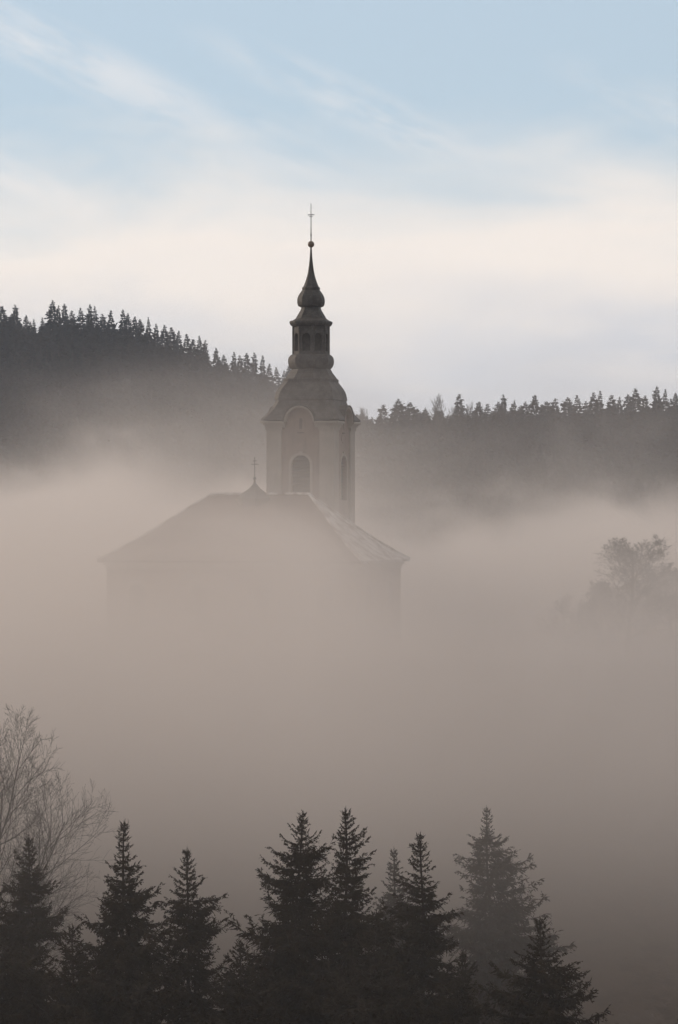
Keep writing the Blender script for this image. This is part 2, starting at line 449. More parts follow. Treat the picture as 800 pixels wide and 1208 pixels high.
# --- nave roof (front, back and left slope of tile; the right hip lies frosted)
RL, RR = -HU + 8.9, HU - 8.0
E = [(-HU, -HV, ZE), (HU, -HV, ZE), (HU, HV, ZE), (-HU, HV, ZE)]
A, B = (RL, 0, ZR), (RR, 0, ZR)
def sag(p, q, t):
    return tuple(p[i] + (q[i] - p[i]) * t for i in range(3))
def slope(e0, e1, a, b, n=6):
    """a roof slope with a slight kick at the eaves"""
    rows = []
    for k in range(n + 1):
        t = k / n; dz = -0.55 * math.sin(math.pi * min(1, t)) * (1 - t) * 0.8
        l = sag(e0, a, t); r = sag(e1, b, t)
        rows.append(((l[0], l[1], l[2] + dz), (r[0], r[1], r[2] + dz)))
    b_ = MB()
    for k in range(n):
        b_.add([rows[k][0], rows[k][1], rows[k + 1][1], rows[k + 1][0]], [(0, 1, 2, 3)])
    b_.add([e0, e1, (e1[0], e1[1], e1[2] - 0.22), (e0[0], e0[1], e0[2] - 0.22)], [(0, 1, 2, 3)])
    return b_
roof = MB()
for s_ in (slope(E[0], E[1], A, B), slope(E[2], E[3], B, A), slope(E[3], E[0], A, A)): roof.add(s_.v, s_.f)
roof.add([(x, y, ZE - 0.22) for x, y, z in E], [(0, 3, 2, 1)])
nr = roof.build('nave_roof', M['tile'], church)
hs = slope(E[1], E[2], B, B).build('hip_slope', M['frost'], nr); hs['label'] = 'frosted end slope of the nave roof'
def kick(e, a, n=6):
    return [(lambda p, t: (p[0], p[1], p[2] + 0.06 - 0.55 * math.sin(math.pi * t) * (1 - t) * 0.8))(sag(e, a, k / n), k / n) for k in range(n + 1)]
rt = MB().tube([(A[0], 0, ZR + .07), (B[0], 0, ZR + .07)], 0.14, 6)
for e, a in ((E[0], A), (E[1], B), (E[2], B), (E[3], A)): rt.tube(kick(e, a), 0.12, 6)
rt.build('ridge_tiles', M['frost'], nr)
# small pyramid cap with a cross astride the ridge
tu = (px(300.5, 304) - CX) / math.cos(ROT)
cap = MB()
cap.loft([[(tu + r_ * math.cos(2 * math.pi * (k + .5) / 8), r_ * math.sin(2 * math.pi * (k + .5) / 8), z_) for k in range(8)]
          for r_, z_ in ((1.95, 15.6), (1.95, 16.35), (1.25, 16.85), (0.55, 17.35), (0.14, 17.85), (0.07, 18.3))])
rc = cap.build('ridge_turret', M['shingle'], church)
cb = MB().sphere((tu, 0, 18.35), 0.17, 12, 8)
cb.tube([(tu, 0, 18.3), (tu, 0, 20.45)], 0.045, 6)
cb.box(tu - .36, tu + .36, -.035, .035, 19.72, 19.80)
cb.box(tu - .22, tu + .22, -.034, .034, 20.06, 20.13)
cb.build('cross', M['iron'], rc)

# --- tower
TV = 9.0
TYW = CY + TV * math.cos(ROT)
TU = ((px(367, 311.8) - CX) - TV * math.sin(-ROT)) / math.cos(ROT)
def TX(b):                                # tower coordinates -> church coordinates
    r = MB(); return r.add([(x + TU, y + TV, z) for x, y, z in b.v], b.f)
HW = 3.44
ZS = 24.13                                 # springing of the arched pediments, top of the wall
shaft = MB(); louv = []; frames = MB(); nich = []
for k in range(4):
    w_ = wall_panel(-HW, HW, -0.6, ZS, 1.0, 16.2, 19.75, 0.5)
    t = placed(w_, 0, -HW, 0); shaft.turned(t, k)
    # tympanum wall under the arch
    o = arch_pts(1.55, ZS, 16); t2 = MB().add([(p, -HW + .02, q_) for p, q_ in o], [tuple(range(len(o)))])
    shaft.turned(t2, k)
tower = TX(shaft).build('tower', M['plaster'], church)
for k in range(4):
    # louvred belfry opening
    l = arch_fill(0, 1.0, 16.2, 19.75, -HW + 0.46)
    for i in range(13):
        z_ = 16.4 + i * 0.33
        hw_ = 0.99 if z_ < 19.75 else math.sqrt(max(0.02, 0.98 - (z_ - 19.75) ** 2))
        if z_ < 20.6: l.add([(-hw_, -HW + .22, z_ - .10), (hw_, -HW + .22, z_ - .10), (hw_, -HW + .42, z_ + .1), (-hw_, -HW + .42, z_ + .1)], [(0, 1, 2, 3)])
    TX(MB().turned(l, k)).build('belfry_louvre', M['dark'], tower)
    fr = arch_ring(0, 1.0, 1.24, 19.75, 16.2, -HW - .10, -HW + .06)
    fr.box(-.16, .16, -HW - .16, -HW + .05, 20.72, 21.15)          # keystone
    TX(MB().turned(fr, k)).build('window_frame', M['trim'], tower)
    ni = arch_fill(0, 0.16, 23.4, 24.35, -HW - 0.012)
    ni.box(-.36, .36, -HW - .10, -HW - .004, 22.95, 23.08)
    TX(MB().turned(ni, k)).build('niche', M['shade'], tower)
    ov = MB().add([(0.62 * math.cos(t_ * math.pi / 10), -HW - .03, 22.45 + .36 * math.sin(t_ * math.pi / 10)) for t_ in range(20)], [tuple(range(20))])
    ri = MB().loft([[((0.62 + d_) * math.cos(t_ * math.pi / 10), y_, 22.45 + (.36 + d_) * math.sin(t_ * math.pi / 10)) for d_, y_ in ((0, -HW - .06), (.1, -HW - .06), (.1, -HW + .02), (0, -HW + .02))] for t_ in range(21)], cap=False)
    ov.add(ri.v, ri.f)
    TX(MB().turned(ov, k)).build('oval_panel', M['plaster'], tower)
    # corner pilaster
    a_, b_, c_ = HW - 1.42, HW + 0.16, HW - 0.05
    pl = MB().prism([(a_, -b_), (b_, -b_), (b_, -a_), (c_, -a_), (c_, -c_), (a_, -c_)], -0.6, 23.3)
    b2 = b_ + .10
    pl.prism([(a_ - .1, -b2), (b2, -b2), (b2, -a_ + .1), (c_, -a_ + .1), (c_, -c_), (a_ - .1, -c_)], 23.302, 23.56)
    TX(MB().turned(pl, k)).build('pilaster', M['trim'], tower)
    # broken cornice at each corner, three steps
    cc = MB()
    for q_, (b_, z0, z1) in enumerate(((HW + .30, 23.562, 23.78), (HW + .46, 23.782, 23.98), (HW + .66, 23.982, 24.18))):
        s0 = 1.58
        cc.prism([(s0, -b_), (b_, -b_), (b_, -s0), (c_, -s0), (c_, -c_), (s0, -c_)], z0, z1)
    TX(MB().turned(cc, k)).build('cornice', M['trim'], tower)
    ar = arch_ring(0, 1.42, 1.60, ZS, None, -HW - .60, -2.4, 24)
    TX(MB().turned(ar, k)).build('arched_pediment', M['trim'], tower)
    ar2 = arch_ring(0, 1.602, 1.74, ZS, None, -HW - .68, -2.2, 24)
    TX(MB().turned(ar2, k)).build('pediment_roof', M['shingle'], tower)

# --- the spire: profile read from the photograph (u = zoomed picture row, h = half width there)
def uz(u): return 47.39 - u * 0.02797
def catmull(pts, sub):
    out = []
    for i in range(len(pts) - 1):
        p0 = pts[max(i - 1, 0)]; p1 = pts[i]; p2 = pts[i + 1]; p3 = pts[min(i + 2, len(pts) - 1)]
        for s in range(sub):
            t = s / sub
            out.append(tuple(0.5 * (2 * p1[j] + (p2[j] - p0[j]) * t + (2 * p0[j] - 5 * p1[j] + 4 * p2[j] - p3[j]) * t * t + (3 * p1[j] - p0[j] - 3 * p2[j] + p3[j]) * t ** 3) for j in range(2)))
    out.append(pts[-1]); return out
CR, SR = math.cos(ROT), abs(math.sin(ROT))
def ring8(a, z, c, nf=1):
    """square of half width a with corners cut by the share c; nf pieces along each face"""
    k = a * (1 - c); pts = []
    for qd in range(4):
        cs, sn = [(1, 0), (0, 1), (-1, 0), (0, -1)][qd]
        for i in range(nf + 1):
            y_ = -k + 2 * k * i / nf
            pts.append((a * cs - y_ * sn, a * sn + y_ * cs, z))
    return pts
def octo(profile, c, sub=1):
    prof = catmull(profile, sub) if sub > 1 else profile
    k = CR + SR * (1 - c)
    return [ring8(max(h, 0.4) * 0.02797 / k, uz(u), c) for u, h in prof]
OC = 1 - math.tan(math.pi / 8)
# main bell roof: broad square flare with the arches cut into its foot
flare = catmull([(826, 181), (820, 180), (805, 164), (785, 146), (765, 134), (752, 129)], 5)
bell = catmull([(750, 133), (738, 131), (720, 126), (705, 117), (692, 106), (683, 100)], 4)
rings = []
for u, h in flare + bell:
    z_ = uz(u); c_ = 0.10 + 0.16 * min(1, max(0, (826 - u) / 140)); k = CR + SR * (1 - c_)
    r_ = ring8(h * .02797 / k, z_, c_, 40)
    rr = []
    for x_, y_, zz in r_:
        m_, o_ = (abs(x_), abs(y_)) if abs(x_) > abs(y_) else (abs(y_), abs(x_))
        if o_ * o_ + max(0, zz - ZS) ** 2 < 1.66 ** 2 and m_ > 3.3 and zz < ZS + 1.66:
            if abs(x_) > abs(y_): x_ = math.copysign(3.3, x_)
            else: y_ = math.copysign(3.3, y_)
        rr.append((x_, y_, zz))
    rings.append(rr)
dome = TX(MB().loft(rings)).build('bell_roof', M['shingle'], church, smooth=True, angle=28)
TX(MB().loft(octo([(684, 99), (682, 101), (674, 101), (672, 98)], 0.3))).build('roof_lip', M['shingle'], dome)
# neck, torus and lantern
lan = MB().loft(octo([(673, 96), (664, 90), (652, 80), (641, 74), (636, 70)], OC, 3))
lantern = TX(lan).build('lantern_base', M['shingle'], church, smooth=True, angle=30)
TX(MB().loft(octo([(637, 71), (634, 74), (626, 80), (614, 83.5), (602, 83.5), (592, 80), (585, 73), (583, 67)], 0.52, 3))).build('bulged_ring', M['shingle'], lantern, smooth=True, angle=28)
kk = CR + SR * (1 - OC); LA = 65 * .02797 / kk; LE = LA * math.tan(math.pi / 8)
lw = MB(); lo = []; z0, z1 = uz(584), uz(479)
for k in range(8):
    t = wall_panel(-LE, LE, z0, z1, LE * 0.62, z0 + 0.35, z0 + 1.75, 0.28)
    t = placed(placed(t, 0, -LA, 0), 0, 0, k * math.pi / 4); lw.add(t.v, t.f)
    f = placed(placed(arch_fill(0, LE * 0.63, z0 + 0.35, z0 + 1.75, 0.26), 0, -LA, 0), 0, 0, k * math.pi / 4); lo.append(f)
lant = TX(lw).build('lantern', M['shingle'], church)
for f in lo: TX(f).build('dark_opening', M['dark'], lant)  # dark sheets filling the arched openings in place of an unlit inside
for k in range(8):
    an = k * math.pi / 4 + math.pi / 8; rad = LA / math.cos(math.pi / 8)
    TX(MB().tube([(rad * math.cos(an), rad * math.sin(an), z0 + .01), (rad * math.cos(an), rad * math.sin(an), z1 - .01)], 0.11, 6)).build('corner_post', M['shingle'], lant)
TX(MB().loft(octo([(482, 66), (479, 72), (474, 76), (467, 79), (463, 78), (460, 72)], 0.45))).build('lantern_cornice', M['shingle'], lant)
# upper roof, onion and needle
up = TX(MB().loft(octo([(461, 71), (452, 57), (444, 52), (432, 45), (420, 38), (409, 35)], OC, 3))).build('upper_roof', M['shingle'], church, smooth=True, angle=30)
def lathe(profile, sub=3, seg=24):
    return MB().loft([[(max(h, .4) * .02797 * math.cos(2 * math.pi * k / seg), max(h, .4) * .02797 * math.sin(2 * math.pi * k / seg), uz(u)) for k in range(seg)] for u, h in catmull(profile, sub)])
on = TX(MB().loft(octo([(411, 36), (407, 45), (402, 48.5), (390, 50.5), (378, 49.5), (366, 45), (354, 37), (347, 31)], OC, 3))).build('onion_dome', M['shingle'], church, smooth=True, angle=30)
TX(MB().loft(octo([(348, 31), (344, 33), (338, 33), (336, 29)], OC))).build('onion_lip', M['shingle'], on)
TX(MB().loft(octo([(337, 29), (325, 24), (308, 18), (285, 12), (255, 7.5), (225, 4.6), (195, 3.0), (188, 2.6)], OC, 3))).build('needle_spire', M['shingle'], church, smooth=True, angle=30)
fin = TX(MB().sphere((0, 0, uz(180)), 0.34, 20, 12)).build('finial_ball', M['gilt'], church, smooth=True, angle=60)
cr = MB().tube([(0, 0, uz(172)), (0, 0, uz(120)), (0, 0, uz(30))], [0.06, 0.05, 0.028], 8)
cr.sphere((0, 0, uz(146)), 0.10, 10, 6)
cr.box(-.30, .30, -.03, .03, uz(73.5), uz(71)); cr.box(-.19, .19, -.029, .029, uz(79.5), uz(77.5))
for sx in (-1, 1): cr.sphere((sx * .31, 0, uz(72.3)), 0.055, 8, 6)
TX(cr).build('cross', M['iron'], fin)

# ------------------------------------------------------------------ trees: fast builders
def kites(p0, d, L, W, nrm):
    """n narrow four-cornered sprays: base, side, tip, side"""
    s = np.cross(d, nrm); s /= np.linalg.norm(s, axis=1, keepdims=True) + 1e-9
    mid = p0 + d * (L * 0.45)[:, None]
    v = np.stack([p0, mid + s * W[:, None], p0 + d * L[:, None], mid - s * W[:, None]], 1).reshape(-1, 3)
    return v
def quads(n): return np.arange(n * 4, dtype=np.int32).reshape(-1, 4)
def tubes(P0, P1, R0, R1, sides=4):
    P0, P1 = np.asarray(P0, float), np.asarray(P1, float); R0, R1 = np.asarray(R0, float), np.asarray(R1, float)
    d = P1 - P0; d /= np.linalg.norm(d, axis=1, keepdims=True) + 1e-9
    ref = np.where(np.abs(d[:, 2:3]) > 0.9, np.array([[1., 0, 0]]), np.array([[0, 0, 1.]]))
    a = np.cross(d, ref); a /= np.linalg.norm(a, axis=1, keepdims=True) + 1e-9
    b = np.cross(d, a); rings = []
    for P, r in ((P0, R0), (P1, R1)):
        for k in range(sides):
            t = 2 * math.pi * k / sides
            rings.append(P + (a * math.cos(t) + b * math.sin(t)) * r[:, None])
    v = np.stack(rings, 1).reshape(-1, 3); n = len(P0); base = (np.arange(n) * 2 * sides)[:, None]
    f = np.concatenate([base + np.array([[k, (k + 1) % sides, sides + (k + 1) % sides, sides + k]]) for k in range(sides)])
    return v, f.astype(np.int32)
UP = np.array([0, 0, 1.0])
def unit(v): return v / (np.linalg.norm(v, axis=-1, keepdims=True) + 1e-9)

def spruce_near(seed, H, slopew, openness=0.0, z_low=0.12, tips=1):
    """tip at z=H; returns crown verts/faces and trunk verts/faces"""
    g = np.random.default_rng(seed)
    segs0, segs1, sr0, sr1 = [], [], [], []
    kp, kd, kl, kw = [], [], [], []
    t = 0.35
    pw = g.uniform(0.74, 1.0); asym = g.uniform(0.05, 0.28); az1, az2 = g.uniform(0, 6.28, 2); fq = g.uniform(0.7, 1.6); dr = g.uniform(0.6, 1.5)
    lean = g.normal(0, 0.022, 2)
    def axis(z): return np.array([lean[0] * (z - H) + 0.05 * math.sin(z * 0.9 + seed), lean[1] * (z - H), z])
    # leader shoot
    for i in range(26):
        z = H - 0.02 - i * 0.035; a_ = g.uniform(0, 2 * math.pi)
        kp.append(axis(z - 0.06)); kd.append(unit(np.array([math.cos(a_) * .5, math.sin(a_) * .5, 0.75]))); kl.append(0.13); kw.append(0.013)
    for i in range(tips):
        kp.append(axis(H - 0.5) + np.array([0.16 * i, 0.05 * i, 0])); kd.append(unit(np.array([0.05 * i, 0.02, 1.0]))); kl.append(0.62 - 0.1 * i); kw.append(0.03)
    while t < H * (1 - z_low):
        n = int(g.integers(6, 9)) if t < 2 else int(g.integers(8, 12))
        base_az = g.uniform(0, 2 * math.pi)
        lenf = 1.0 + 0.10 * math.sin(t * 2.1 + seed) + g.normal(0, 0.10)
        for k in range(n):
            az_ = base_az + 2 * math.pi * k / n + g.normal(0, 0.25)
            L = (slopew * 1.27 * 4 ** (0.9 - pw) * t ** pw) * (1 + asym * math.cos(az_ - az1)) * (1 - 0.45 * max(0, math.cos((az_ - az2) * 2)) * max(0, math.sin(t * fq + seed)) ** 2) * lenf * (g.uniform(0.42, 1.18) if g.random() > .07 else g.uniform(1.2, 1.45))
            L = min(max(L, 0.16), 4.6) 
            if g.random() < 0.08 + openness * 0.25: L *= g.uniform(0.35, 0.7)
            if g.random() < openness * 0.3: continue
            el0 = np.interp(t, [0, 0.8, 2.5, 6, 12], [0.95, 0.6, 0.25, -0.05, -0.25]) + g.normal(0, 0.12)
            droop = np.interp(t, [0, 2, 6, 12], [0.0, 0.25, 0.55, 0.7]) * dr * g.uniform(0.6, 1.3)
            hd = np.array([math.cos(az_), math.sin(az_), 0])
            ns = max(4, int(L / 0.20) + 2)
            s = np.linspace(0, 1, ns)
            p = axis(H - t)[None] + hd[None] * (s * L)[:, None] * math.cos(el0)
            p[:, 2] += L * (math.sin(el0) * s - droop * s ** 1.4 * 0.9 + droop * 1.05 * s ** 3.2)
            p += g.normal(0, 0.025 * L ** .5, p.shape) * s[:, None]
            segs0.append(p[:-1]); segs1.append(p[1:])
            r = 0.006 + 0.020 * L / 3 * (1 - s)
            sr0.append(r[:-1]); sr1.append(r[1:])
            bd = unit(np.diff(p, axis=0)); bd = np.concatenate([bd, bd[-1:]])
            side = unit(np.cross(bd, UP))
            # terminal spray
            kp.append(p[-2]); kd.append(unit(bd[-1] + UP * 0.15)); kl.append(0.26); kw.append(0.03)
            nt = max(6, int(L * (38 - 30 * openness)))
            si = g.uniform(0.10, 1.0, nt)
            idx = np.minimum((si * (ns - 1)).astype(int), ns - 2); fr = si * (ns - 1) - idx
            q0 = p[idx] * (1 - fr)[:, None] + p[idx + 1] * fr[:, None]
            sg = np.where(g.random(nt) < 0.5, -1.0, 1.0)
            hang = g.uniform(-0.9, 0.15, nt) * min(1.0, 0.35 + t / 5)
            td = unit(bd[idx] * g.uniform(0.35, 1.0, nt)[:, None] + side[idx] * (sg * g.uniform(0.3, 1.0, nt))[:, None] + UP[None] * hang[:, None])
            tl = np.clip(L * 0.30 * (1.05 - si * 0.7), 0.10, 0.75) * g.uniform(0.6, 1.3, nt)
            kp += list(q0); kd += list(td); kl += list(tl); kw += list(np.clip(tl * 0.10, 0.016, 0.042))
            # needle tufts riding on each twig
            m = 3 if L > 0.5 else 2
            for _ in range(m):
                u = g.uniform(0.15, 0.95, nt)
                kp += list(q0 + td * (tl * u)[:, None])
                d2 = unit(td + g.normal(0, 0.55, (nt, 3)) - UP[None] * 0.25 * min(1, t / 4))
                kd += list(d2); kl += list(tl * g.uniform(0.3, 0.55, nt)); kw += list(np.full(nt, 0.024))
        t += np.interp(t, [0, 2, 8, 20], [0.18, 0.23, 0.31, 0.42]) * g.uniform(0.8, 1.2)
    kp, kd, kl, kw = np.array(kp), unit(np.array(kd)), np.array(kl), np.array(kw)
    nr_ = unit(g.normal(0, 1, kp.shape) + UP[None] * 0.6)
    kv = kites(kp, kd, kl, kw, nr_); kf = quads(len(kp))
    bv, bf = tubes(np.concatenate(segs0), np.concatenate(segs1), np.concatenate(sr0), np.concatenate(sr1), 3)
    cv_ = np.concatenate([kv, bv]); cf = np.concatenate([kf, bf + len(kv)])
    mi = np.concatenate([np.zeros(len(kf)), np.ones(len(bf))])
    zz = np.linspace(-0.5, H - 0.1, 24); tp = np.array([axis(z) for z in zz]); tr = np.interp(H - zz, [0, 1, H], [0.012, 0.035, 0.012 * H])
    tv, tf = tubes(tp[:-1], tp[1:], tr[:-1], tr[1:], 8)
    return cv_, cf, mi, tv, tf

def spruce_far(seed, H, slopew, sparse=False):
    g = np.random.default_rng(seed); kp, kd, kl, kw = [], [], [], []
    t = 0.15; zl = 0.35 if sparse else 0.12
    while t < H * (1 - zl):
        n = int(g.integers(6, 9)); b0 = g.uniform(0, 6.28)
        lf = g.uniform(0.8, 1.2)
        for k in range(n):
            a_ = b0 + 6.283 * k / n + g.normal(0, .3)
            L = min(0.30 + slopew * 1.5 * t ** 0.85, 3.6) * lf * g.uniform(0.6, 1.25)
            el = np.interp(t, [0, 1, 4, 12], [0.8, 0.3, -0.1, -0.35]) + g.normal(0, .15)
            d = np.array([math.cos(a_) * math.cos(el), math.sin(a_) * math.cos(el), math.sin(el)])
            p = np.array([0, 0, H - t])
            kp.append(p); kd.append(d); kl.append(L); kw.append(0.20 * L + .09)
            for _ in range(4):
                u = g.uniform(0.3, 0.95)
                kp.append(p + d * L * u); kd.append(unit(d * .5 + g.normal(0, .5, 3) - UP * 0.35)); kl.append(L * g.uniform(.3, .55)); kw.append(0.11 * L + .07)
        t += np.interp(t, [0, 3, 12], [0.32, 0.55, 0.8]) * g.uniform(0.8, 1.2)
    kp.append(np.array([0, 0, H - .6])); kd.append(UP.copy()); kl.append(0.6); kw.append(0.07)
    kp, kd, kl, kw = np.array(kp), unit(np.array(kd)), np.array(kl), np.array(kw)
    kv = kites(kp, kd, kl, kw, unit(g.normal(0, 1, kp.shape) + UP[None] * 0.5))
    tv, tf = tubes([[0, 0, -1.0], [0, 0, H * .5]], [[0, 0, H * .5], [0, 0, H - .3]], [0.011 * H, .007 * H], [.007 * H, .02], 5)
    return kv, quads(len(kp)), tv, tf

def bare_tree(seed, H, limbs=9, levels=4, spread=0.62, r0=0.25, up=0.25, first=0.25, reach=0.8, kids=(10, 8, 6, 4), rmin=.008):
    """a leafless broadleaf tree: limbs leave the trunk at the golden angle and side shoots shorten towards each tip"""
    g = np.random.default_rng(seed); S = {0: [[], [], [], []], 1: [[], [], [], []]}
    def grow(p, d, L, r, lev):
        ns = 7 if lev == 0 else (6 if lev == 1 else (4 if lev == 2 else 3))
        pts = [p]; dirs = [d]
        for i in range(ns):
            d = unit(d + g.normal(0, (0.04, .07, .09, .12, .14)[min(lev, 4)], 3) + UP * up * (0.03 if lev == 0 else 0.28))
            p = p + d * L / ns; pts.append(p); dirs.append(d)
        rs = r * np.linspace(1, 0.22, ns + 1)
        key = 0 if lev == 0 else 1
        for i in range(ns):
            S[key][0].append(pts[i]); S[key][1].append(pts[i + 1]); S[key][2].append(rs[i]); S[key][3].append(rs[i + 1])
        if lev >= levels: return
        nc = limbs if lev == 0 else kids[min(lev - 1, len(kids) - 1)]
        az0 = g.uniform(0, 6.28)
        for c_ in range(nc):
            u = (first + (1 - first) * (c_ + g.uniform(0.2, 0.8)) / nc) if lev == 0 else 0.16 + 0.84 * (c_ + g.uniform(0.1, 0.9)) / nc
            i = min(int(u * ns), ns - 1); fr = u * ns - i
            q0 = pts[i] * (1 - fr) + pts[i + 1] * fr
            dd = dirs[i + 1]
            ref = np.array([1., 0, 0]) if abs(dd[0]) < .8 else np.array([0, 1., 0])
            e1 = unit(np.cross(dd, ref)); e2 = np.cross(dd, e1)
            a_ = az0 + 2.4 * c_ + g.normal(0, .3)
            rnd = e1 * math.cos(a_) + e2 * math.sin(a_)
            sp = spread * g.uniform(0.75, 1.2) * (1.25 - 0.5 * u if lev == 0 else 1.0)
            nd = unit(dd * math.cos(sp) + rnd * math.sin(sp) + UP * up * (0.1 if lev == 0 else 0.25))
            ll = (H * reach * (1.0 - 0.50 * u) if lev == 0 else L * (0.62 - 0.34 * u)) * g.uniform(0.8, 1.15)
            grow(q0, nd, ll, max(rs[i] * (0.62 if lev == 0 else 0.50), rmin), lev + 1)
    grow(np.array([0, 0, -0.5]), UP.copy(), H, r0, 0)
    res = []
    for k, sd_ in ((0, 8), (1, 3)):
        a = [np.array(z) for z in S[k]]; res.append(tubes(a[0], a[1], np.maximum(a[2], rmin), np.maximum(a[3], rmin * .7), sd_))
    return res

def tree_meshes(tag_, crown, trunk, mats):
    cm = mesh_np(tag_ + '_crown', crown[0], [crown[1]], mats, crown[2] if len(crown) > 2 else None)
    tm = mesh_np(tag_ + '_trunk', trunk[0], [trunk[1]], [M['bark']], smooth=True)
    return cm, tm
def place_tree(name, meshes, x, y, z, s, rz, label, cat, group=None, sxy=None):
    root = empty(name, (x, y, z), rz)
    root.scale = (sxy or s, sxy or s, s)
    link(bpy.data.objects.new('trunk', meshes[1]), root)
    link(bpy.data.objects.new('crown', meshes[0]), root)
    return tag(root, label, cat, group)

# --- foreground spruces: (tip px, tip py, distance, width, openness, label)
near = [
    (35, 985, 138, .40, .0, 'broad hazy spruce in front of the big bare tree at the left edge'),
    (148, 966, 128, .36, .0, 'dense dark spruce with a double tip standing right of the big bare tree'),
    (222, 1000, 131, .36, .15, 'slim foreground spruce with a sharp tip, right of the dense double tipped one'),
    (282, 1108, 124, .42, .15, 'low foreground spruce filling the gap below the church gable'),
    (356, 955, 128, .42, .1, 'tall ragged foreground spruce directly below the church tower'),
    (408, 953, 126, .36, .05, 'tall pointed foreground spruce close beside the ragged one below the tower'),
    (466, 1000, 152, .34, .1, 'pale fogged spruce half hidden between two darker spruces'),
    (497, 981, 130, .35, .1, 'dark foreground spruce in front of the pale fogged spruces'),
    (573, 951, 160, .42, .35, 'open lacy spruce standing paler in the fog behind the dark row'),
    (637, 1082, 119, .46, .15, 'short dark spruce ending the foreground row on the right'),
    (807, 1186, 122, .42, .1, 'spruce of which only the tip shows in the bottom right corner'),
    (-22, 1012, 132, .38, .0, 'spruce cut off by the left edge below the big bare tree'),
    (86, 1090, 126, .42, .1, 'low spruce crowded between the hazy spruce and the double tipped one'),
    (444, 1075, 122, .40, .1, 'low dark spruce at the foot of the foreground row below the right church wall'),
    (545, 1120, 121, .42, .1, 'low dark spruce in front of the open lacy one'),
]
for i, (tx, ty, Y, wd, op, lab) in enumerate(near):
    x = px(tx, Y); tz = pz(ty, Y); g0 = gz(x, Y); H = tz - g0
    c_ = spruce_near(100 + i, H, wd, op, tips=2 if i == 1 else 1)
    cm = mesh_np('spruce_crown', c_[0], [c_[1]], [M['needle'], M['twig']], c_[2])
    tm = mesh_np('spruce_trunk', c_[3], [c_[4]], [M['bark']], smooth=True)
    place_tree('spruce_tree', (cm, tm), x, Y, g0, 1.0, 0, lab, 'spruce', 'spruces in the foreground')

# --- big bare tree at the left
Y = 158; x = px(-20, Y); g0 = gz(x, Y)
H = pz(800, Y) - g0
t_, b_ = bare_tree(12, H * 0.85, 14, 4, 0.70, 0.42, 0.22, 0.25, 0.62, (13, 10, 7), .009)
top = b_[0][:, 2].max()
bm_ = (mesh_np('bare_crown', b_[0], [b_[1]], [M['twig']]), mesh_np('bare_trunk', t_[0], [t_[1]], [M['bark']], smooth=True))
place_tree('bare_tree', bm_, x, Y, g0, H / top, 0.6, 'big leafless tree with fine upswept branches fading into fog at the left edge', 'tree', sxy=H / top * 0.88)

# --- bare trees on the rise at the right
for i, (tx, ty, Y, wx, sd_, lab) in enumerate((
        (740, 630, 308, 1.5, 21, 'round crowned leafless tree standing in fog right of the church'),
        (792, 662, 316, 1.5, 22, 'lower leafless tree at the right edge beside the round crowned one'),
        (708, 684, 312, 1.2, 23, 'small leafless tree tucked under the left of the round crowned one'))):
    x = px(tx, Y); g0 = gz(x, Y); H = pz(ty, Y) - g0
    t_, b_ = bare_tree(sd_, H * 0.85, 18, 4, 0.80, 0.20, 0.20, 0.20, 0.52, (11, 8, 6), .012)
    top = b_[0][:, 2].max()
    bm_ = (mesh_np('bare_crown', b_[0], [b_[1]], [M['twig2']]), mesh_np('bare_trunk', t_[0], [t_[1]], [M['bark']], smooth=True))
    place_tree('bare_tree', bm_, x, Y, g0, H / top, i * 1.3, lab, 'tree', 'bare trees on the rise by the church', sxy=H / top * wx)
for i, (tx, ty, Y) in enumerate(((668, 698, 300), (690, 704, 302))):
    x = px(tx, Y); g0 = gz(x, Y); H = pz(ty, Y) - g0
    t_, b_ = bare_tree(40 + i, H * 0.8, 12, 3, 0.8, 0.07, 0.2, 0.08, 0.6, (10, 7), .010)
    top = b_[0][:, 2].max()
    bm_ = (mesh_np('bush_crown', b_[0], [b_[1]], [M['twig2']]), mesh_np('bush_trunk', t_[0], [t_[1]], [M['bark']], smooth=True))
    place_tree('bare_bush', bm_, x, Y, g0, H / top, i, ['faint leafless bush in the fog between church and the round bare tree', 'faint leafless bush right beside the other fogged bush'][i], 'bush', 'bushes in the fog', sxy=H / top * 1.2)

# --- forest on the ridges
FAR = []
for i in range(7):
    c_ = spruce_far(300 + i, 22.0, [0.30, .26, .34, .28, .24, .32, .36][i], i in (4,))
    FAR.append((c_, tree_meshes('ridge_spruce', (c_[0], c_[1]), (c_[2], c_[3]), [M['needle2']])))
FB = []
for i in range(3):
    t_, b_ = bare_tree(60 + i, 18.0, 14, 3, 0.55, 0.22, 0.25, 0.25, 0.42, (9, 7), .03)
    FB.append(((mesh_np('ridge_bare_crown', b_[0], [b_[1]], [M['twig']]), mesh_np('ridge_bare_trunk', t_[0], [t_[1]], [M['bark']])), b_[0][:, 2].max()))
rng = random.Random(5)
LEFT = [(2, 362), (18, 360), (31, 372), (40, 377), (50, 375), (62, 355), (69, 361), (76, 359), (85, 367), (95, 364), (106, 360), (112, 362), (121, 371), (131, 367),
        (145, 366), (151, 370), (159, 374), (165, 377), (175, 375), (184, 383), (194, 384), (202, 387), (211, 391), (220, 395), (228, 401), (235, 397), (242, 402),
        (255, 411), (264, 419), (276, 416), (283, 420), (291, 417), (300, 417), (310, 420), (318, 430), (326, 434), (335, 438), (341, 431)]
